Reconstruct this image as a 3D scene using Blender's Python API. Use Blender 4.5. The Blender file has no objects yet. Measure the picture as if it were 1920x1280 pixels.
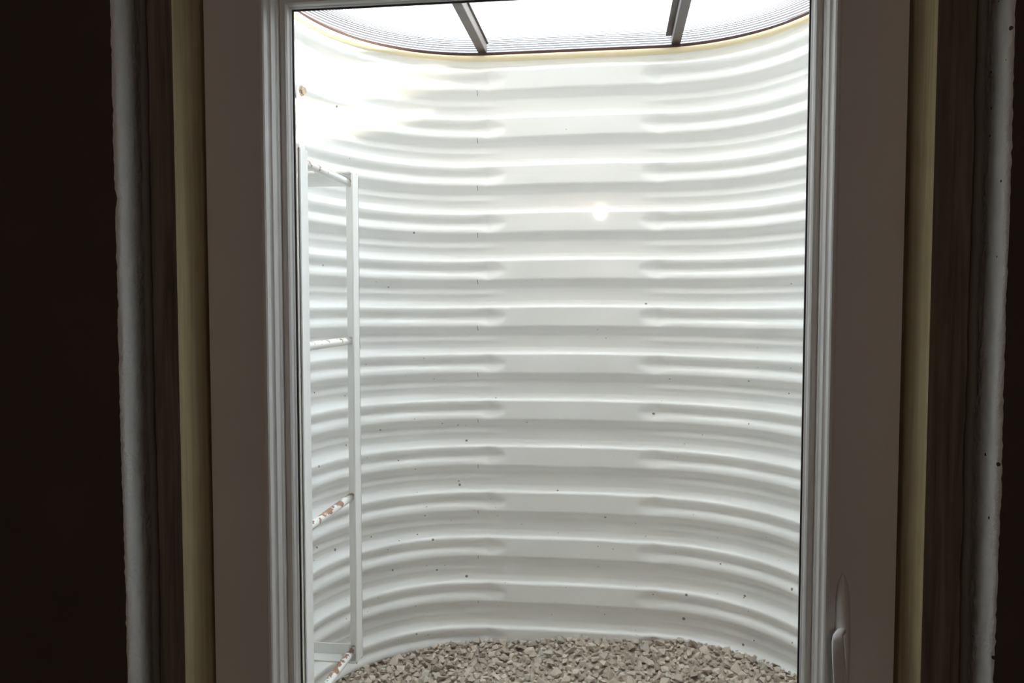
import bpy, bmesh, math, random
import numpy as np
from mathutils import Vector, Matrix, noise

rnd = random.Random(7)
S = bpy.context.scene
COL = S.collection
EYE = 1.55                                   # camera height above the basement floor

# ------------------------------------------------------------------ camera
F_PX, YAW, HORIZON = 1440.0, 7.5, 570.0
cam_d = bpy.data.cameras.new('camera')
cam_d.sensor_fit = 'HORIZONTAL'; cam_d.sensor_width = 36.0
cam_d.lens = 36.0 * F_PX / 1920.0
cam_d.clip_start = 0.02; cam_d.clip_end = 400
cam = bpy.data.objects.new('camera', cam_d); COL.objects.link(cam)
cam.location = (0, 0, EYE)
cam.rotation_euler = (math.radians(90) - math.atan((640 - HORIZON) / F_PX), 0, math.radians(YAW))
S.camera = cam

# ------------------------------------------------------------------ sky, sun, exposure
SUN_EL, SUN_AZ = math.radians(13.0), math.radians(1.0)     # azimuth from +X towards +Y
W = bpy.data.worlds.new('sky'); S.world = W; W.use_nodes = True
wn = W.node_tree.nodes; wl = W.node_tree.links
for n in list(wn): wn.remove(n)
# bright hazy sky after the CIE overcast distribution: three times brighter overhead than at the horizon
tcw = wn.new('ShaderNodeTexCoord'); sx = wn.new('ShaderNodeSeparateXYZ'); wl.new(tcw.outputs['Generated'], sx.inputs[0])
up = wn.new('ShaderNodeMapRange'); wl.new(sx.outputs[2], up.inputs[0])
up.inputs[1].default_value = 0; up.inputs[2].default_value = 1; up.inputs[3].default_value = 1/3; up.inputs[4].default_value = 1
SKY = 11.2
st = wn.new('ShaderNodeMath'); st.operation = 'MULTIPLY'; st.inputs[1].default_value = SKY; wl.new(up.outputs[0], st.inputs[0])
bg = wn.new('ShaderNodeBackground'); bg.inputs['Color'].default_value = (.885, .945, 1.0, 1)
wo = wn.new('ShaderNodeOutputWorld'); wl.new(st.outputs[0], bg.inputs['Strength']); wl.new(bg.outputs[0], wo.inputs['Surface'])

sun_d = bpy.data.lights.new('sun', 'SUN'); sun_d.energy = 29.0; sun_d.angle = math.radians(1.2)
sun_d.color = (1.0, 0.84, 0.64)
sun = bpy.data.objects.new('sun', sun_d); COL.objects.link(sun)
to_sun = Vector((math.cos(SUN_EL) * math.cos(SUN_AZ), math.cos(SUN_EL) * math.sin(SUN_AZ), math.sin(SUN_EL)))
sun.rotation_euler = to_sun.to_track_quat('Z', 'Y').to_euler(); sun.location = (6, 2, 6)

S.view_settings.view_transform = 'Standard'; S.view_settings.look = 'None'
S.view_settings.exposure = 0.0; S.view_settings.gamma = 1.0; S.view_settings.use_curve_mapping = False
S.cycles.max_bounces = 12; S.cycles.diffuse_bounces = 9; S.cycles.glossy_bounces = 3; S.cycles.transparent_max_bounces = 12
S.cycles.adaptive_threshold = 0.025; S.cycles.caustics_reflective = False; S.cycles.caustics_refractive = False
BULB_RADIANCE = 900.0

# ------------------------------------------------------------------ helpers
def link(name, me, mat=None, parent=None, smooth=False):
    o = bpy.data.objects.new(name, me); COL.objects.link(o)
    if mat is not None and not me.materials: me.materials.append(mat)
    if parent is not None: o.parent = parent
    if smooth: me.shade_smooth()
    return o
def tag(o, label=None, cat=None, group=None, kind=None):
    if label: o['label'] = label
    if cat: o['category'] = cat
    if group: o['group'] = group
    if kind: o['kind'] = kind
    return o
def empty(name, loc=(0, 0, 0)):
    o = bpy.data.objects.new(name, None); COL.objects.link(o); o.location = loc; o.empty_display_size = .05
    return o
def mesh(name, v, f):
    me = bpy.data.meshes.new(name); me.from_pydata([tuple(p) for p in v], [], f); me.update(); return me
class MB:
    """collects boxes / tubes / sweeps; everything in world coordinates"""
    def __init__(s): s.v = []; s.f = []
    def box(s, x0, x1, y0, y1, z0, z1):
        b = len(s.v)
        s.v += [(x, y, z) for z in (z0, z1) for y in (y0, y1) for x in (x0, x1)]
        s.f += [tuple(b + i for i in q) for q in ((0,2,3,1),(4,5,7,6),(0,1,5,4),(2,6,7,3),(0,4,6,2),(1,3,7,5))]
        return s
    def tube(s, pts, r, n=12, caps=True):
        b = len(s.v); m = len(pts); pts = [Vector(p) for p in pts]
        rs = r if isinstance(r, (list, tuple)) else [r] * m
        for i, p in enumerate(pts):
            t = (pts[min(i+1, m-1)] - pts[max(i-1, 0)]).normalized()
            up = Vector((0,0,1)) if abs(t.z) < .9 else Vector((1,0,0))
            a = t.cross(up).normalized(); c = a.cross(t)
            for k in range(n):
                th = 2*math.pi*k/n
                s.v.append(tuple(p + rs[i]*(math.cos(th)*a + math.sin(th)*c)))
        for i in range(m-1):
            for k in range(n):
                s.f.append((b+i*n+k, b+i*n+(k+1)%n, b+(i+1)*n+(k+1)%n, b+(i+1)*n+k))
        if caps:
            s.f.append(tuple(b+k for k in range(n))[::-1]); s.f.append(tuple(b+(m-1)*n+k for k in range(n)))
        return s
    def lathe(s, prof, c, n=32):
        """prof: (radius, z) list around the vertical through c"""
        b = len(s.v)
        for r, z in prof:
            for k in range(n):
                th = 2*math.pi*k/n
                s.v.append((c[0]+r*math.cos(th), c[1]+r*math.sin(th), c[2]+z))
        for i in range(len(prof)-1):
            for k in range(n):
                s.f.append((b+i*n+k, b+i*n+(k+1)%n, b+(i+1)*n+(k+1)%n, b+(i+1)*n+k))
        s.f.append(tuple(b+k for k in range(n))[::-1]); s.f.append(tuple(b+(len(prof)-1)*n+k for k in range(n)))
        return s
    def ring(s, rect, prof):
        """sweep a closed profile [(outward offset, y)] round a rectangle (x0,x1,z0,z1), mitred"""
        x0, x1, z0, z1 = rect; b = len(s.v); m = len(prof)
        for sx, sz in ((-1,-1),(1,-1),(1,1),(-1,1)):
            for o, y in prof:
                s.v.append(((x0 - o) if sx < 0 else (x1 + o), y, (z0 - o) if sz < 0 else (z1 + o)))
        for c in range(4):
            d = (c+1) % 4
            for i in range(m):
                j = (i+1) % m
                s.f.append((b+c*m+i, b+d*m+i, b+d*m+j, b+c*m+j))
        return s
    def build(s, name, mat, parent=None, bevel=0, seg=2, smooth=False):
        me = mesh(name, s.v, s.f)
        bm = bmesh.new(); bm.from_mesh(me)
        if bevel:
            es = [e for e in bm.edges if e.is_manifold and e.calc_face_angle(0) > .6]
            bmesh.ops.bevel(bm, geom=es, offset=bevel, segments=seg, affect='EDGES', profile=.5, clamp_overlap=True)
        bmesh.ops.recalc_face_normals(bm, faces=bm.faces)
        bm.to_mesh(me); bm.free()
        o = link(name, me, mat, parent)
        if smooth or bevel: me.shade_auto_smooth(angle=.7) if hasattr(me, 'shade_auto_smooth') else me.shade_smooth()
        if bevel and not hasattr(me, 'shade_auto_smooth'): me.shade_flat()
        return o

# ------------------------------------------------------------------ materials
def mat(name, col, rough=.6, spec=.5, metal=0.0):
    m = bpy.data.materials.new(name); m.use_nodes = True
    p = m.node_tree.nodes['Principled BSDF']
    p.inputs['Base Color'].default_value = (*col, 1); p.inputs['Roughness'].default_value = rough
    p.inputs['Specular IOR Level'].default_value = spec; p.inputs['Metallic'].default_value = metal
    return m, m.node_tree.nodes, m.node_tree.links, p
def N(nodes, t, **kw):
    n = nodes.new(t)
    for k, v in kw.items():
        if k in n.inputs: n.inputs[k].default_value = v
        else: setattr(n, k, v)
    return n
def objcoord(n, l, scale=(1,1,1)):
    tc = N(n, 'ShaderNodeTexCoord'); mp = N(n, 'ShaderNodeMapping'); mp.inputs['Scale'].default_value = scale
    l.new(tc.outputs['Object'], mp.inputs['Vector']); return mp.outputs[0]
def ramp(n, l, src, stops):
    r = N(n, 'ShaderNodeValToRGB'); l.new(src, r.inputs[0])
    while len(r.color_ramp.elements) < len(stops): r.color_ramp.elements.new(.5)
    for e, (p, c) in zip(r.color_ramp.elements, stops): e.position = p; e.color = (*c, 1) if len(c) == 3 else c
    return r.outputs[0]
def mix(n, l, fac, a, b):
    m = N(n, 'ShaderNodeMix', data_type='RGBA')
    for s, x in ((m.inputs[0], fac), (m.inputs[6], a), (m.inputs[7], b)):
        if hasattr(x, 'is_linked') or hasattr(x, 'links'): l.new(x, s)
        else: s.default_value = (*x, 1) if isinstance(x, tuple) else x
    return m.outputs[2]
def math_(n, l, op, a, b=None, c=None):
    m = N(n, 'ShaderNodeMath', operation=op)
    for i, x in enumerate((a, b, c)):
        if x is None: continue
        if hasattr(x, 'links'): l.new(x, m.inputs[i])
        else: m.inputs[i].default_value = x
    return m.outputs[0]
def bump(n, l, h, p, strength, dist):
    b = N(n, 'ShaderNodeBump', Strength=strength, Distance=dist); l.new(h, b.inputs['Height']); l.new(b.outputs[0], p.inputs['Normal'])

def mat_well():
    m, n, l, p = mat('white_painted_steel', (.80, .81, .80), .30, .5)
    co = objcoord(n, l)
    sep = N(n, 'ShaderNodeSeparateXYZ'); l.new(co, sep.inputs[0])
    # splashed dirt specks, denser near the gravel
    v = N(n, 'ShaderNodeTexVoronoi', Scale=52.0); l.new(co, v.inputs['Vector'])
    dens = N(n, 'ShaderNodeMapRange'); l.new(sep.outputs[2], dens.inputs[0])
    dens.inputs[1].default_value = .72; dens.inputs[2].default_value = 1.75; dens.inputs[3].default_value = .42; dens.inputs[4].default_value = .03
    sr = N(n, 'ShaderNodeSeparateColor'); l.new(v.outputs['Color'], sr.inputs[0])
    sel = math_(n, l, 'LESS_THAN', sr.outputs[0], dens.outputs[0])
    size = math_(n, l, 'MULTIPLY_ADD', math_(n, l, 'POWER', sr.outputs[1], 4.0), .14, .06)
    hit = math_(n, l, 'LESS_THAN', v.outputs['Distance'], size)
    spot = math_(n, l, 'MULTIPLY', math_(n, l, 'MULTIPLY', sel, hit), .8)
    nz = N(n, 'ShaderNodeTexNoise', Scale=5.0, Detail=3.0); l.new(co, nz.inputs['Vector'])
    base = mix(n, l, nz.outputs[0], (.825, .833, .836), (.855, .862, .862))
    # scribed tick on every rib beside the left kink
    ar = N(n, 'ShaderNodeAttribute', attribute_name='arc')
    tick = math_(n, l, 'LESS_THAN', math_(n, l, 'ABSOLUTE', math_(n, l, 'ADD', ar.outputs['Fac'], .2335)), .0009)
    phz = math_(n, l, 'FRACT', math_(n, l, 'MULTIPLY', math_(n, l, 'SUBTRACT', EYE + .1238, sep.outputs[2]), 1/.1151))
    tick = math_(n, l, 'MULTIPLY', tick, math_(n, l, 'LESS_THAN', math_(n, l, 'ABSOLUTE', math_(n, l, 'SUBTRACT', phz, .60)), .05))
    spot = math_(n, l, 'MAXIMUM', spot, math_(n, l, 'MULTIPLY', tick, .7))
    c = mix(n, l, spot, base, (.09, .065, .045)); l.new(c, p.inputs['Base Color'])
    nz2 = N(n, 'ShaderNodeTexNoise', Scale=220.0, Detail=2.0); l.new(co, nz2.inputs['Vector'])
    bump(n, l, nz2.outputs[0], p, .05, .002)
    return m
def mat_paint():
    m, n, l, p = mat('white_ladder_paint', (.80, .80, .79), .35)
    co = objcoord(n, l)
    nz = N(n, 'ShaderNodeTexNoise', Scale=14.0, Detail=2.0); l.new(co, nz.inputs['Vector'])
    l.new(mix(n, l, nz.outputs[0], (.85, .855, .85), (.89, .89, .88)), p.inputs['Base Color'])
    return m
def mat_rung():
    m, n, l, p = mat('chipped_white_paint', (.80, .80, .79), .38)
    co = objcoord(n, l)
    nz = N(n, 'ShaderNodeTexNoise', Scale=38.0, Detail=3.0, Roughness=.6); l.new(co, nz.inputs['Vector'])
    g = N(n, 'ShaderNodeNewGeometry'); s = N(n, 'ShaderNodeSeparateXYZ'); l.new(g.outputs['True Normal'], s.inputs[0])
    # feet wear the tread side through to primer and rust
    tread = math_(n, l, 'MULTIPLY_ADD', s.outputs[2], .11, .0)
    chip = ramp(n, l, math_(n, l, 'ADD', nz.outputs[0], tread), [(.600, (0,0,0)), (.610, (1,1,1))])
    l.new(mix(n, l, chip, (.87, .87, .86), (.36, .21, .14)), p.inputs['Base Color'])
    bump(n, l, math_(n, l, 'SUBTRACT', 1.0, chip), p, .4, .0006)
    return m
def mat_vinyl():
    m, n, l, p = mat('white_vinyl', (.74, .72, .70), .42)
    co = objcoord(n, l)
    nz = N(n, 'ShaderNodeTexNoise', Scale=3.0, Detail=3.0); l.new(co, nz.inputs['Vector'])
    l.new(mix(n, l, nz.outputs[0], (.69, .67, .65), (.76, .745, .73)), p.inputs['Base Color'])
    nz2 = N(n, 'ShaderNodeTexNoise', Scale=400.0); l.new(co, nz2.inputs['Vector']); bump(n, l, nz2.outputs[0], p, .08, .001)
    return m
def mat_concrete():
    m, n, l, p = mat('rough_concrete', (.4, .39, .37), .92, .2)
    co = objcoord(n, l)
    a = N(n, 'ShaderNodeTexNoise', Scale=18.0, Detail=8.0, Roughness=.65); l.new(co, a.inputs['Vector'])
    v = N(n, 'ShaderNodeTexVoronoi', Scale=75.0); l.new(co, v.inputs['Vector'])
    sr = N(n, 'ShaderNodeSeparateColor'); l.new(v.outputs['Color'], sr.inputs[0])
    base = mix(n, l, a.outputs[0], (.72, .715, .70), (.90, .89, .87))
    pits = math_(n, l, 'MULTIPLY', math_(n, l, 'LESS_THAN', v.outputs['Distance'], .17), math_(n, l, 'LESS_THAN', sr.outputs[0], .12))
    l.new(mix(n, l, pits, base, (.10, .08, .065)), p.inputs['Base Color'])
    b = N(n, 'ShaderNodeTexNoise', Scale=160.0, Detail=5.0); l.new(co, b.inputs['Vector'])
    bump(n, l, math_(n, l, 'ADD', a.outputs[0], b.outputs[0]), p, .55, .004)
    return m
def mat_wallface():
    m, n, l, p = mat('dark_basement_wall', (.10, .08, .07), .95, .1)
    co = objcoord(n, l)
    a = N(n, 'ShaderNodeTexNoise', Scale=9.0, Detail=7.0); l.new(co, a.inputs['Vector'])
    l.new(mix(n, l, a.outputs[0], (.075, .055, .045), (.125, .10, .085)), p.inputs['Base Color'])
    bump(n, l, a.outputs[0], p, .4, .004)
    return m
def mat_wood(name, c0, c1, scale=(55, 55, 2.2)):
    m, n, l, p = mat(name, c1, .75, .2)
    co = objcoord(n, l, scale)
    a = N(n, 'ShaderNodeTexNoise', Scale=1.6, Detail=6.0, Roughness=.6, Distortion=.6); l.new(co, a.inputs['Vector'])
    l.new(ramp(n, l, a.outputs[0], [(.3, c0), (.62, c1)]), p.inputs['Base Color'])
    bump(n, l, a.outputs[0], p, .35, .002)
    return m
def mat_glass():
    m = bpy.data.materials.new('window_glass'); m.use_nodes = True; n = m.node_tree.nodes; l = m.node_tree.links
    for x in list(n): n.remove(x)
    g = N(n, 'ShaderNodeNewGeometry'); d = N(n, 'ShaderNodeVectorMath', operation='DOT_PRODUCT')
    l.new(g.outputs['Normal'], d.inputs[0]); l.new(g.outputs['Incoming'], d.inputs[1])
    c = math_(n, l, 'ABSOLUTE', d.outputs['Value'])
    f = math_(n, l, 'MULTIPLY_ADD', math_(n, l, 'POWER', math_(n, l, 'SUBTRACT', 1.0, c), 5.0), .96, .04)
    t = N(n, 'ShaderNodeBsdfTransparent'); t.inputs[0].default_value = (.97, .985, .98, 1)
    r = N(n, 'ShaderNodeBsdfGlossy', Roughness=0.02); mx = N(n, 'ShaderNodeMixShader')
    o = N(n, 'ShaderNodeOutputMaterial')
    l.new(f, mx.inputs[0]); l.new(t.outputs[0], mx.inputs[1]); l.new(r.outputs[0], mx.inputs[2]); l.new(mx.outputs[0], o.inputs[0])
    return m
def mat_cover():
    m = bpy.data.materials.new('ribbed_polycarbonate'); m.use_nodes = True; n = m.node_tree.nodes; l = m.node_tree.links
    for x in list(n): n.remove(x)
    at = N(n, 'ShaderNodeAttribute', attribute_name='from_edge')            # moulded ribs follow the edge
    ph = math_(n, l, 'FRACT', math_(n, l, 'MULTIPLY', at.outputs['Fac'], 1/.0055))
    web = math_(n, l, 'MULTIPLY', 1.0, math_(n, l, 'LESS_THAN', ph, math_(n, l, 'MULTIPLY_ADD', at.outputs['Fac'], -6.5, .88)))
    tc = mix(n, l, web, (.93, .94, .95), (.5, .5, .53))
    # twin-wall sheet: its webs pass less light the flatter the light strikes it
    g = N(n, 'ShaderNodeNewGeometry'); dp = N(n, 'ShaderNodeVectorMath', operation='DOT_PRODUCT')
    l.new(g.outputs['Normal'], dp.inputs[0]); l.new(g.outputs['Incoming'], dp.inputs[1])
    tf = math_(n, l, 'POWER', math_(n, l, 'ABSOLUTE', dp.outputs['Value']), .8)
    vm = N(n, 'ShaderNodeVectorMath', operation='SCALE'); l.new(tc, vm.inputs[0]); l.new(tf, vm.inputs['Scale'])
    t = N(n, 'ShaderNodeBsdfTransparent'); l.new(vm.outputs[0], t.inputs[0])
    tr = N(n, 'ShaderNodeBsdfTranslucent'); tr.inputs[0].default_value = (.85, .87, .9, 1)
    mx = N(n, 'ShaderNodeMixShader'); mx.inputs[0].default_value = .10
    o = N(n, 'ShaderNodeOutputMaterial')
    l.new(t.outputs[0], mx.inputs[1]); l.new(tr.outputs[0], mx.inputs[2])
    df = N(n, 'ShaderNodeBsdfDiffuse'); df.inputs[0].default_value = (.30, .28, .31, 1)
    m2 = N(n, 'ShaderNodeMixShader'); l.new(math_(n, l, 'MULTIPLY', web, .86), m2.inputs[0])
    l.new(mx.outputs[0], m2.inputs[1]); l.new(df.outputs[0], m2.inputs[2]); l.new(m2.outputs[0], o.inputs[0])
    return m
def mat_stone():
    m, n, l, p = mat('crushed_limestone', (.3, .26, .22), .9, .2)
    g = N(n, 'ShaderNodeNewGeometry'); oi = N(n, 'ShaderNodeObjectInfo')
    r = math_(n, l, 'FRACT', math_(n, l, 'ADD', g.outputs['Random Per Island'], oi.outputs['Random']))
    c = ramp(n, l, r, [(0, (.44, .38, .32)), (.25, (.60, .53, .45)), (.55, (.68, .60, .52)), (.8, (.76, .69, .60)), (1, (.55, .52, .465))])
    co = objcoord(n, l)
    a = N(n, 'ShaderNodeTexNoise', Scale=120.0, Detail=4.0); l.new(co, a.inputs['Vector'])
    c2 = N(n, 'ShaderNodeMix', data_type='RGBA', blend_type='MULTIPLY'); c2.inputs[0].default_value = .5
    l.new(c, c2.inputs[6]); l.new(ramp(n, l, a.outputs[0], [(.3, (.6, .58, .55)), (.7, (1, 1, 1))]), c2.inputs[7])
    l.new(c2.outputs[2], p.inputs['Base Color']); bump(n, l, a.outputs[0], p, .4, .001)
    return m
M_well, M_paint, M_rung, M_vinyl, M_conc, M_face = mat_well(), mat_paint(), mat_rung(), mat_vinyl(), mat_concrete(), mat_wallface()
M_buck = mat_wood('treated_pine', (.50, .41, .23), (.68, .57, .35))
M_buckface = mat_wood('shaded_pine_face', (.10, .082, .06), (.21, .175, .13))  # room-side fronts darker than the reveals: daylight contrast put into the board colours
M_joist = mat_wood('joist_wood', (.16, .10, .055), (.26, .17, .10), (2.2, 40, 40))
M_glass, M_cover, M_stone = mat_glass(), mat_cover(), mat_stone()
M_gasket = mat('black_rubber', (.035, .028, .035), .6)[0]
M_caulk = mat('grey_caulk', (.17, .155, .13), .8)[0]
M_trim = mat('cream_vinyl_edge', (.80, .70, .47), .45)[0]
M_brown = mat('dark_brown_gasket', (.07, .03, .028), .6)[0]
M_bar = mat('dark_bronze_aluminium', (.10, .085, .085), .4, .5, .4)[0]
M_bolt = mat('zinc_bolt', (.45, .38, .30), .4, .5, .7)[0]
M_soil = mat('soil', (.16, .13, .09), .95)[0]
M_siding = mat('pale_siding', (.62, .60, .56), .7)[0]
M_floor = mat('grey_concrete_floor', (.20, .19, .18), .85)[0]
M_porcelain = mat('white_porcelain', (.75, .73, .68), .3)[0]

# ------------------------------------------------------------------ key dimensions (metres; window looks along +Y)
XC = -.1005                                   # centre line of window and well
FX0, FX1 = -.5545, .3535                      # vinyl frame outside
OX0, OX1 = -.470, .268                        # opening inside the frame
OZ0, OZ1 = .935, EYE + .432
FZ0, FZ1 = OZ0 - .085, OZ1 + .085
CX0, CX1 = -.606, .412                        # saw-cut concrete opening
CZ0, CZ1 = FZ0 - .045, FZ1 + .045
Y_FACE, Y_BUCK, Y_WIN, Y_OUT = .883, .930, 1.0, 1.12
RIM = EYE + .600                              # top of the well

# ------------------------------------------------------------------ setting: room
def wall_front():
    bmf = []; v = []; f = []; mi = []
    zs = np.arange(-.0, 2.4501, .006); zs[-1] = 2.45
    def nz(x, y, z, s, a): return noise.noise(Vector((x*s+3.1, y*s, z*s))) * a
    # jambs: fine profile so that the saw-cut arris is ragged
    for side, edge, far in ((-1, CX0, -2.6), (1, CX1, 2.4)):
        prof = [(far, Y_FACE), (edge + side*.30, Y_FACE), (edge + side*.05, Y_FACE), (edge + side*.012, Y_FACE), (edge + side*.0045, Y_FACE + .0003),
                (edge + side*.001, Y_FACE + .003), (edge, Y_FACE + .008), (edge, Y_FACE + .02), (edge, Y_FACE + .035), (edge, Y_FACE + .05), (edge, Y_OUT), (far, Y_OUT)]
        b = len(v); m = len(prof)
        for z in zs:
            for i, (x, y) in enumerate(prof):
                if 3 <= i <= 9 and CZ0 < z < CZ1:
                    k = 1.0 if i in (4, 5, 6) else .45
                    dx = nz(side*9, i*.25, z, 30, .0010*k) + nz(side*4, i*.6, z, 140, .0014*k) + nz(side*2, i*.2, z, 4, .002)
                    if side < 0 and i in (4, 5, 6): dx += .003*math.exp(-((z - (EYE + .13))/.008)**2)    # chipped spot
                    v.append((x + dx, y + nz(i, side, z, 90, .0012*k), z))
                else: v.append((x, y, z))
        for j in range(len(zs)-1):
            for i in range(m-1):
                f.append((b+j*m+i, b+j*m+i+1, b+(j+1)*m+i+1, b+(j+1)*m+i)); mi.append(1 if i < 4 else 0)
    mb = MB(); mb.box(CX0 - .001, CX1 + .001, Y_FACE, Y_OUT, 0, CZ0); mb.box(CX0 - .001, CX1 + .001, Y_FACE, Y_OUT, CZ1, 2.45)
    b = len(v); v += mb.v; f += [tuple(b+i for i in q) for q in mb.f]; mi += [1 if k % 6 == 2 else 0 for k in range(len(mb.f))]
    me = mesh('wall_front', v, f); me.materials.append(M_conc); me.materials.append(M_face)  # cut reveal lightened against the dark front: window light put into the colour
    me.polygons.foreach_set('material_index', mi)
    bm = bmesh.new(); bm.from_mesh(me); bmesh.ops.recalc_face_normals(bm, faces=bm.faces); bm.to_mesh(me); bm.free()
    o = link('wall_front', me); me.shade_smooth()
    return o
tag(wall_front(), 'concrete basement wall with a rough saw-cut opening around the window', 'wall', kind='structure')
def struct(name, box, m, label, cat):
    return tag(MB().box(*box).build(name, m), label, cat, kind='structure')
struct('floor', (-2.6, 2.4, -4.9, Y_OUT, -.1, 0), M_floor, 'grey concrete basement floor below the window', 'floor')
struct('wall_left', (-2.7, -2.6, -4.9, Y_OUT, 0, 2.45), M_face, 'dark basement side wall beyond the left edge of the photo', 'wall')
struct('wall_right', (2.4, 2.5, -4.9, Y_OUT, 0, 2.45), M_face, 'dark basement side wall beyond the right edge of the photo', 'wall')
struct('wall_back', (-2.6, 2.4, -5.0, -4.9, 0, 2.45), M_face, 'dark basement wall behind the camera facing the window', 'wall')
ceil = struct('ceiling', (-2.7, 2.5, -5.0, Y_OUT, 2.45, 2.60), M_joist, 'dark unfinished wooden ceiling with exposed joists', 'ceiling')
BULB = Vector((-.0915, -3.19, EYE + .620))
JZ = BULB.z + .082
jm = None
for k in range(-3, 11):
    y = BULB.y + .4*k
    if y > .8: continue
    if jm is None:
        o = MB().box(-2.6, 2.4, -.02, .02, JZ, 2.45).build('joist', M_joist, ceil); jm = o.data
    else: o = link('joist', jm, None, ceil)
    o.location.y = y
struct('wall_exterior', (-6, 6, .85, Y_OUT, 2.60, 5.2), M_siding, 'pale house siding above the window well', 'wall')

# ------------------------------------------------------------------ wood buck round the window
def buck(name, box, label, x_c=None):
    o = MB().box(*box).build(name, M_buck, bevel=.003)
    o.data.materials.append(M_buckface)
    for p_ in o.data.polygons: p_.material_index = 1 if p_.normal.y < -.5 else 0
    return tag(o, label, 'trim', kind='structure')
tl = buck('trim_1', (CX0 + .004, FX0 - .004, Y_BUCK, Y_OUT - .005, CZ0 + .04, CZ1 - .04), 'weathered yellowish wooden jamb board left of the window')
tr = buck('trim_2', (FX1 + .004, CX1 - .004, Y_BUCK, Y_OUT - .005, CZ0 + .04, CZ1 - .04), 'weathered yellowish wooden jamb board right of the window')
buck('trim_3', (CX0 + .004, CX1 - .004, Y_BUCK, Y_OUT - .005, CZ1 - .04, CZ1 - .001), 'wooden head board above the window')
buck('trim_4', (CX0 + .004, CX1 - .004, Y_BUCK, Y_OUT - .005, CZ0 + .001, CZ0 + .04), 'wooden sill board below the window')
for par, x, sg in ((tl, CX0 + .004, 1), (tr, CX1 - .004, -1)):       # bead of caulk in the joint to the concrete
    pts = []; rr = []
    for i in range(260):
        z = CZ0 + .01 + (CZ1 - CZ0 - .02)*i/259
        pts.append((x + sg*.0045 + .0018*noise.noise(Vector((x*9, 0, z*9))), Y_BUCK - .001 + .0015*noise.noise(Vector((x*5, 4, z*14))), z))
        rr.append(.0052 + .0014*noise.noise(Vector((x*7, 8, z*30))))
    MB().tube(pts, rr, 8).build('caulk_bead', M_caulk, par, smooth=True)

# ------------------------------------------------------------------ window
win = tag(empty('window_1', (XC, Y_WIN, FZ0)), 'white vinyl casement window filling the rough concrete opening', 'window', kind='structure')
def wpart(mb, name, m, bevel=0, parent=None, **k):
    o = mb.build(name, m, None, bevel, **k); par = parent or win
    o.parent = par; bpy.context.view_layer.update(); o.matrix_parent_inverse = par.matrix_world.inverted(); return o
R0 = (OX0, OX1, OZ0, OZ1)
fd = FX1 - OX1; 
frame_prof = [(.0015, 1.0), (.0045, .9985), (.0075, 1.0), (.0845, 1.0), (.0845, 1.105), (.012, 1.105), (.012, 1.076), (-.0045, 1.076), (-.0045, 1.034), (-.003, 1.031), (-.003, 1.018), (-.0010, 1.0155), (0, 1.013), (0, 1.0025)]
wpart(MB().ring(R0, frame_prof), 'window_frame', M_vinyl)
sash_prof = [(-.0046, 1.043), (-.0095, 1.0425), (-.0120, 1.0442), (-.0135, 1.0480), (-.0138, 1.055), (-.0148, 1.0570), (-.0148, 1.0622), (-.002, 1.0735), (-.002, 1.046), (-.0046, 1.046)]
sash = wpart(MB().ring(R0, sash_prof), 'sash', M_vinyl)
wpart(MB().ring(R0, [(-.0140, 1.0622), (-.0165, 1.0626), (-.0165, 1.0655), (-.0100, 1.0655), (-.0100, 1.0622)]), 'glazing_gasket', M_gasket, parent=sash)
gp = MB().box(OX0 + .0070, OX1 - .0070, 1.0656, 1.0696, OZ0 + .0070, OZ1 - .0070)
pane = wpart(gp, 'pane', M_glass, parent=sash); pane['label'] = 'clear glass pane reflecting a bare bulb'
# lock lever on the right jamb
hz = EYE
hx = .2895
base = MB()
secs = []
for i in range(17):
    t = i/16; z = hz - .338 - .25*t
    w = .0085*min(1, (t/.10 + .02))**.5 * min(1, ((1-t)/.10 + .02))**.5
    d = .020*min(1, t/.28 + .05)**.8 * min(1, (1-t)/.06 + .05)**.5
    secs.append([(hx + w*math.cos(a), 1.0 - d*math.sin(a), z) for a in [math.pi*k/10 for k in range(11)]])
for s_ in secs: base.v += s_
for i in range(16):
    for k in range(10): base.f.append((i*11+k, i*11+k+1, (i+1)*11+k+1, (i+1)*11+k))
hb = wpart(base, 'lock_handle', M_vinyl, smooth=True); hb['label'] = 'white lock lever on the jamb beside the glass'
lev = MB(); path = [(hx - .002, .990, -.407), (hx - .010, .978, -.4045), (hx - .0165, .970, -.4065), (hx - .0185, .965, -.413), (hx - .0185, .962, -.43), (hx - .0170, .959, -.46), (hx - .0145, .955, -.49), (hx - .0110, .951, -.52), (hx - .006, .947, -.56), (hx - .002, .945, -.585)]
for i, p in enumerate(path):
    a = Vector(path[max(i-1, 0)]); c = Vector(path[min(i+1, len(path)-1)]); t = (c - a).normalized()
    side = Vector((1, 0, 0)); nrm = t.cross(side).normalized(); w = (.004, .005, .006, .0065, .007, .0075, .008, .0085, .0085, .006)[i]; th = .0032
    P = Vector((p[0], p[1], p[2] + hz)) + side*w*.6
    for kx, ky in ((-1, -.6), (-.6, -1), (.6, -1), (1, -.6), (1, .6), (.6, 1), (-.6, 1), (-1, .6)): lev.v.append(tuple(P + side*w*kx + nrm*th*ky))
for i in range(len(path)-1):
    for k in range(8): lev.f.append((i*8+k, i*8+(k+1) % 8, (i+1)*8+(k+1) % 8, (i+1)*8+k))
lev.f += [tuple(range(8)), tuple(range((len(path)-1)*8, len(path)*8))[::-1]]
wpart(lev, 'lever', M_vinyl, parent=hb, smooth=True)

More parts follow.
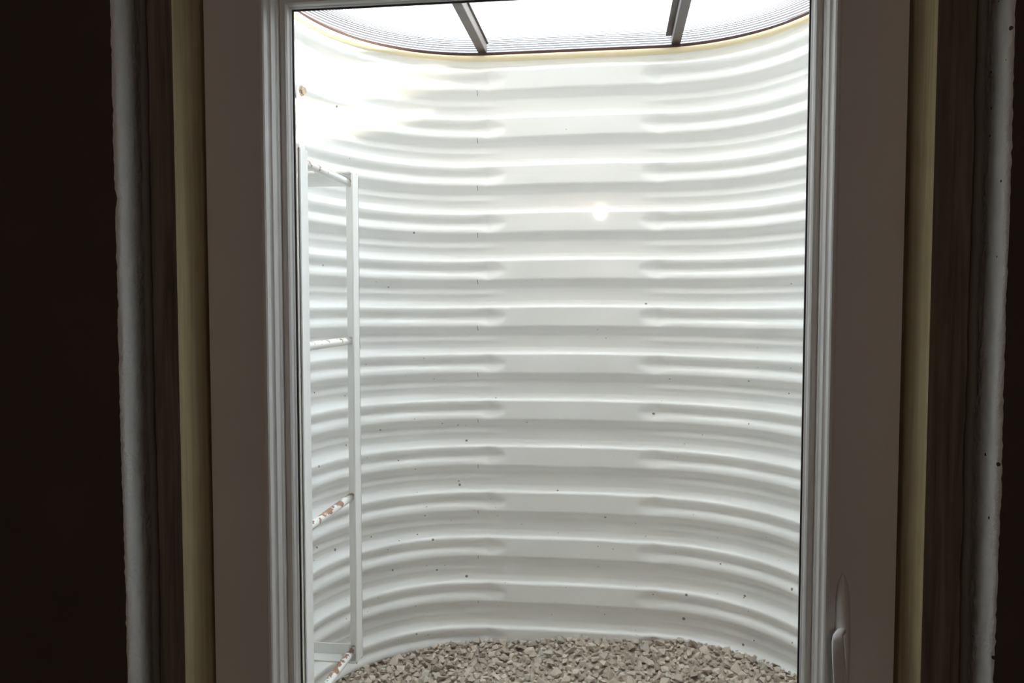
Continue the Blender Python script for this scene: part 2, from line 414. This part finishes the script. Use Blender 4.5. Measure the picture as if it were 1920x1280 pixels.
# ------------------------------------------------------------------ corrugated window well
HALF, FLAT, YB, YS, EXPN = .566, .200, 1.893, 1.500, 2.05
def plan_points(n_corner=110, n_side=40, n_flat=110):
    """plan of the well from the left house end round the back to the right end: (x, y, inward normal, signed arc length)"""
    P = []
    for i in range(n_side): P.append((-HALF, Y_OUT + (YS - Y_OUT)*i/n_side))
    for i in range(n_corner):
        a = math.pi/2*i/n_corner
        P.append((-(FLAT + (HALF - FLAT)*math.cos(a)**(2/EXPN)), YS + (YB - YS)*math.sin(a)**(2/EXPN)))
    for i in range(n_flat+1): P.append((-FLAT + 2*FLAT*i/n_flat, YB))
    m = n_side + n_corner
    P += [(-x, y) for x, y in P[:m][::-1]]
    return P
PLAN = plan_points()
def plan_normals(P):
    out = []
    for i in range(len(P)):
        a = P[max(i-1, 0)]; b = P[min(i+1, len(P)-1)]
        tx, ty = b[0]-a[0], b[1]-a[1]; L = math.hypot(tx, ty); out.append((ty/L, -tx/L))
    return out
NORM = plan_normals(PLAN)
ARC = [0]
for i in range(1, len(PLAN)): ARC.append(ARC[-1] + math.dist(PLAN[i], PLAN[i-1]))
MID = ARC[len(PLAN)//2]
ARC = [a - MID for a in ARC]
PITCH, Z_PH = .1151, EYE + .1238
KINK = .205
def sstep(a, b, x):
    t = np.clip((x-a)/(b-a), 0, 1); return t*t*(3-2*t)
def corr(s, z):
    """inward displacement of the sheet at arc length s, height z (vectorised over z)"""
    wob = .0016*math.sin(s*9 + 1.3) 
    ph = ((Z_PH - z + wob) / PITCH) % 1.0
    sa = abs(s)
    t = sa - KINK                                                      # > 0 in the bent ends, < 0 in the flat middle
    fan = min(1.0, max(0.0, -t/.046))                                  # 0 at the kink, 1 where the crimp has died away
    edge = 1 - fan
    puck = math.exp(-(t/.016)**2) if t > 0 else 1.0
    A = .0200
    rib = sstep(.00, .16, ph) - sstep(.53, .74, ph)
    gw = .080*(1 + .75*puck)*(1 - .55*fan)
    groove = np.exp(-(np.abs(ph - .345)/gw)**1.8) * (.0104 + .0030*puck)*edge
    bumpv = np.exp(-(np.abs(ph - .845)/.062)**1.8) * 0.0060*edge*(1 - .35*puck)
    return A*rib - groove + bumpv
NZ = 620
zw0 = EYE - .90
ZS = np.linspace(zw0, RIM, NZ)
v = []; 
for i, (x, y) in enumerate(PLAN):
    nx, ny = NORM[i]; d = corr(ARC[i], ZS)
    # hand-dented sheet: soft unevenness
    for j in range(NZ):
        e = d[j] + .0016*noise.noise(Vector((ARC[i]*4, ZS[j]*5, 1.7))) 
        if abs(ARC[i]) < .17:
            e += .0022*noise.noise(Vector((ARC[i]*9, ZS[j]*11, 5.2)))*min(1, (.17 - abs(ARC[i]))/.05)
        v.append((XC + x + nx*e, y + ny*e, ZS[j]))
f = [(i*NZ+j, (i+1)*NZ+j, (i+1)*NZ+j+1, i*NZ+j+1) for i in range(len(PLAN)-1) for j in range(NZ-1)]
well = link('window_well', mesh('window_well', v, f), M_well, smooth=True)
at = well.data.attributes.new('arc', 'FLOAT', 'POINT'); at.data.foreach_set('value', np.repeat(np.array(ARC), NZ).astype(np.float32))
tag(well, 'white corrugated steel window well curving behind the glass', 'window well')
def rim_pts(off, z, step=3): return [(XC + x + NORM[i][0]*off, y + NORM[i][1]*off, z) for i, (x, y) in list(enumerate(PLAN))[::step]]
tr_ = MB()
pts = rim_pts(0, 0, 2); prof = [(.011, -.006), (.0125, .002), (.009, .0065), (-.003, .0075), (-.006, .002), (-.006, -.006)]
P2 = list(enumerate(PLAN))[::2]
for i, (x, y) in P2:
    for o_, z_ in prof: tr_.v.append((XC + x + NORM[i][0]*o_, y + NORM[i][1]*o_, RIM + z_))
m_ = len(prof)
for i in range(len(P2)-1):
    for k in range(m_): tr_.f.append((i*m_+k, i*m_+(k+1) % m_, (i+1)*m_+(k+1) % m_, (i+1)*m_+k))
rt = tr_.build('rim_trim', M_trim, well, smooth=True); rt['label'] = 'cream edge trim along the top rim'

# ------------------------------------------------------------------ cover over the well
ZC = RIM + .014
cov = tag(empty('well_cover', (XC, Y_OUT, ZC)), 'ribbed clear plastic cover with dark crossbars over the window well', 'cover')
def cpart(o):
    o.parent = cov; bpy.context.view_layer.update(); o.matrix_parent_inverse = cov.matrix_world.inverted(); return o
CPROF = [(-.020, .000), (-.0195, .009), (-.017, .018), (-.011, .026), (0, .032), (.022, .036), (.06, .039), (.11, .041)]
P4 = list(enumerate(PLAN))[::4]; cv = []; cf = []; cd = []; dd = 0
for q, (o_, z_) in enumerate(CPROF):
    if q: dd += math.dist(CPROF[q], CPROF[q-1])
    for i, (x, y) in P4:
        cv.append((XC + x + NORM[i][0]*o_, max(y + NORM[i][1]*o_, Y_OUT + .001), ZC + z_)); cd.append(dd)
n4 = len(P4)
for q in range(len(CPROF)-1):
    for k in range(n4-1): cf.append((q*n4+k, q*n4+k+1, (q+1)*n4+k+1, (q+1)*n4+k))
cf.append(tuple(range((len(CPROF)-1)*n4, len(CPROF)*n4)))
cme = mesh('cover_sheet', cv, cf)
at = cme.attributes.new('from_edge', 'FLOAT', 'POINT'); at.data.foreach_set('value', cd)
cpart(link('cover_sheet', cme, M_cover, smooth=True))
gs = MB()
prof = [(.006, -.0065), (.006, .0), (-.012, .0), (-.012, -.0065)]
for i, (x, y) in P2:
    for o_, z_ in prof: gs.v.append((XC + x + NORM[i][0]*o_, y + NORM[i][1]*o_, ZC + z_))
for i in range(len(P2)-1):
    for k in range(4): gs.f.append((i*4+k, i*4+(k+1) % 4, (i+1)*4+(k+1) % 4, (i+1)*4+k))
cpart(gs.build('edge_gasket', M_brown))
for x in (-.327, .139):
    b = MB(); b.box(x - .019, x + .019, Y_OUT + .004, YB + .008, ZC + .0255, ZC + .0295); b.box(x - .006, x + .015, Y_OUT + .004, YB + .008, ZC + .0008, ZC + .0260)
    cpart(b.build('crossbar', M_bar, bevel=.002))

# ------------------------------------------------------------------ escape ladder on the left of the well
lad = tag(empty('escape_ladder', (-.60, 1.38, EYE - .82)), 'white painted steel escape ladder with chipped rungs against the corrugated wall', 'ladder')
def lpart(mb, name, m, bevel=0, parent=None, **k):
    o = mb.build(name, m, None, bevel, **k); par = parent or lad
    o.parent = par; bpy.context.view_layer.update(); o.matrix_parent_inverse = par.matrix_world.inverted(); return o
XO, XW, ZT, ZB = -.520, -.6445, EYE + .268, EYE - .744
YF, YN = 1.536, 1.236
T = .004
for yp, sg in ((YF, -1), (YN, 1)):                 # far side and near side; flanges point at each other
    ya, yb = sorted((yp, yp + sg*T)); fa, fb = sorted((yp, yp + sg*.036))
    r = MB(); r.box(XO - .026, XO, ya, yb, ZB, ZT); r.box(XO - T, XO, fa, fb, ZB + .002, ZT - .006)
    rail = lpart(r, 'side_rail', M_paint, .0012)
    for z0, z1, fl in ((ZT - .026, ZT, ZT - T), (ZB, ZB + .026, ZB)):
        b = MB(); b.box(XW, XO - .004, ya + .0003, yb - .0003, z0, z1); b.box(XW, XO - .005, fa, fb, fl, fl + T)
        lpart(b, 'standoff_bracket', M_paint, .001)
    yw0, yw1 = (yp - .006, yp + .025) if sg < 0 else (yp - .025, yp + .006)
    wb = lpart(MB().box(XW - .0045, XW, yw0, yw1, EYE - .808, EYE + .455), 'wall_bar', M_paint, .001)
    yc = (yw0 + yw1)/2
    hb_ = MB(); z = EYE + .442
    for rad, x0, x1, nn in ((.011, XW, XW + .0025, 20), (.0075, XW + .0025, XW + .0085, 6)):
        hb_.tube([(x0, yc, z), (x1, yc, z)], rad, nn)
    lpart(hb_, 'bolt', M_bolt, parent=wb)
for z in (.2475, -.0755, -.401, -.728):
    lpart(MB().tube([(-.5395, YF - .002 - (YF - YN - .004)*i/8, EYE + z) for i in range(9)], .0078, 20), 'rung', M_rung, smooth=True)

# ------------------------------------------------------------------ outside ground
gh = [(XC + x - NORM[i][0]*.012, y - NORM[i][1]*.012) for i, (x, y) in list(enumerate(PLAN))[::6]]
gh[0] = (gh[0][0], Y_OUT); gh[-1] = (gh[-1][0], Y_OUT)
outer = []
for x, y in gh:
    dx, dy = x - XC, y - Y_OUT; k = 40/max(abs(dx), dy, 1e-6); outer.append((XC + dx*k, Y_OUT + dy*k))
n_ = len(gh); gz = RIM - .05
ground = link('ground', mesh('ground', [(x, y, gz) for x, y in gh] + [(x, y, gz) for x, y in outer], [(k, k+1, n_+k+1, n_+k) for k in range(n_-1)]), M_soil)
tag(ground, 'bare soil ground outside around the top of the window well', 'ground', kind='structure')

# ------------------------------------------------------------------ gravel in the well
GZ = EYE - .838
def inside(x, y, marg):
    dx = abs(x - XC); 
    if y < Y_OUT + .01 or dx > HALF - .012 - marg: return False
    if y <= YS: return True
    if y > YB - .012 - marg: return False
    if dx <= FLAT: return True
    a = (dx - FLAT)/(HALF - FLAT - .012 - marg); b = (y - YS)/(YB - YS - .012 - marg)
    return a**EXPN + b**EXPN < 1
def bed(x, y): return GZ + .058*(x - XC) + .012*noise.noise(Vector((x*5, y*5, 2.2))) + .006*noise.noise(Vector((x*14, y*14, 9)))
def stone_mesh(seed):
    r = random.Random(seed); bm = bmesh.new()
    for _ in range(11):
        d = Vector((r.gauss(0, 1), r.gauss(0, 1), r.gauss(0, 1))).normalized()*r.uniform(.75, 1.0)
        bm.verts.new((d.x*r.uniform(.85, 1.1), d.y*.85, d.z*.62))
    res = bmesh.ops.convex_hull(bm, input=bm.verts)
    bmesh.ops.delete(bm, geom=[g for g in bm.verts if not g.link_faces], context='VERTS')
    bmesh.ops.recalc_face_normals(bm, faces=bm.faces)
    me = bpy.data.meshes.new('gravel_stone'); bm.to_mesh(me); bm.free(); me.materials.append(M_stone); return me
STONES = [stone_mesh(100 + k) for k in range(16)]
SD = [([v_.co.copy() for v_ in me.vertices], [tuple(p.vertices) for p in me.polygons]) for me in STONES]
cell = {}
spots = []
def try_place(x, y, r):
    cx, cy = int(x/.03), int(y/.03)
    for a in (-1, 0, 1):
        for b in (-1, 0, 1):
            for (u, w, q) in cell.get((cx+a, cy+b), ()):
                if (u-x)**2 + (w-y)**2 < (.80*(q+r))**2: return False
    cell.setdefault((cx, cy), []).append((x, y, r)); return True
for r0, r1, tries in ((.012, .016, 500), (.0085, .012, 5000), (.006, .0085, 16000), (.0042, .006, 22000)):
    for _ in range(tries):
        x = XC + rnd.uniform(-HALF, HALF); y = rnd.uniform(1.30, YB); r = rnd.uniform(r0, r1)
        if inside(x, y, r*.7) and try_place(x, y, r): spots.append((x, y, r))
def in_view(x, y):
    return y > 1.60 and x > -.72*y/1.9*1.0 + .06 and x < .245*y - .01
vis = sorted([s for s in spots if in_view(s[0], s[1])], key=lambda s: -s[2]/s[1])[:300]
visset = set(vis)
for x, y, r in vis:
    me = STONES[rnd.randrange(16)]
    o = bpy.data.objects.new('gravel_stone', me); COL.objects.link(o)
    o.location = (x, y, bed(x, y) + r*.35); o.scale = (r*1.15,)*3
    o.rotation_euler = (rnd.uniform(-.6, .6), rnd.uniform(-.6, .6), rnd.uniform(0, 6.28))
    tag(o, 'larger angular tan-grey crushed stone in the gravel at the well bottom', 'stone', 'larger stones in the gravel of the window well')
v = []; f = []
for x, y, r in spots:
    if (x, y, r) in visset: continue
    vs, fs = SD[rnd.randrange(16)]; b = len(v)
    R = Matrix.Rotation(rnd.uniform(0, 6.28), 3, 'Z') @ Matrix.Rotation(rnd.uniform(-.7, .7), 3, 'X')
    c = Vector((x, y, bed(x, y) + r*.25))
    v += [tuple(c + (R @ q)*r*1.15) for q in vs]; f += [tuple(b+i for i in q) for q in fs]
# the packed bed under the loose stones
b = len(v); nx_, ny_ = 60, 44; idx = {}
for i in range(nx_+1):
    for j in range(ny_+1):
        x = XC - HALF - .01 + (2*HALF + .02)*i/nx_; y = Y_OUT + (YB + .01 - Y_OUT)*j/ny_
        idx[i, j] = len(v); v.append((x, y, bed(x, y) - .003))
f += [(idx[i, j], idx[i+1, j], idx[i+1, j+1], idx[i, j+1]) for i in range(nx_) for j in range(ny_)
      if inside(v[idx[i, j]][0], v[idx[i, j]][1], -.03) or inside(v[idx[i+1, j+1]][0], v[idx[i+1, j+1]][1], -.03)]
gr = link('gravel', mesh('gravel', v, f), M_stone)
tag(gr, 'tan-grey crushed gravel filling the bottom of the window well', 'gravel', kind='stuff')

# ------------------------------------------------------------------ bare bulb on the ceiling behind the camera (seen mirrored in the pane)
lamp = tag(empty('ceiling_lamp', (BULB.x, BULB.y, JZ)), 'bare glowing bulb in a white lampholder, mirrored in the window pane', 'lamp')
def bpart(o):
    o.parent = lamp; bpy.context.view_layer.update(); o.matrix_parent_inverse = lamp.matrix_world.inverted(); return o
bpart(MB().lathe([(.058, .082), (.058, .074), (.050, .068), (.030, .062), (.022, .052), (.020, .045)], BULB).build('lampholder', M_porcelain, smooth=True))
mb_ = bpy.data.materials.new('lit_bulb'); mb_.use_nodes = True
nn = mb_.node_tree.nodes; nn.remove(nn['Principled BSDF'])
em = nn.new('ShaderNodeEmission'); em.inputs[0].default_value = (1.0, .80, .69, 1); em.inputs[1].default_value = BULB_RADIANCE
mb_.node_tree.links.new(em.outputs[0], nn['Material Output'].inputs[0])
prof = [(.004, -.0310)] + [(.031*math.sin(a), -.031*math.cos(a)) for a in [math.pi*k/16 for k in range(2, 11)]] + [(.024, .022), (.0185, .034), (.0145, .044), (.0135, .050)]
bpart(MB().lathe(prof, BULB).build('bulb', mb_, smooth=True))
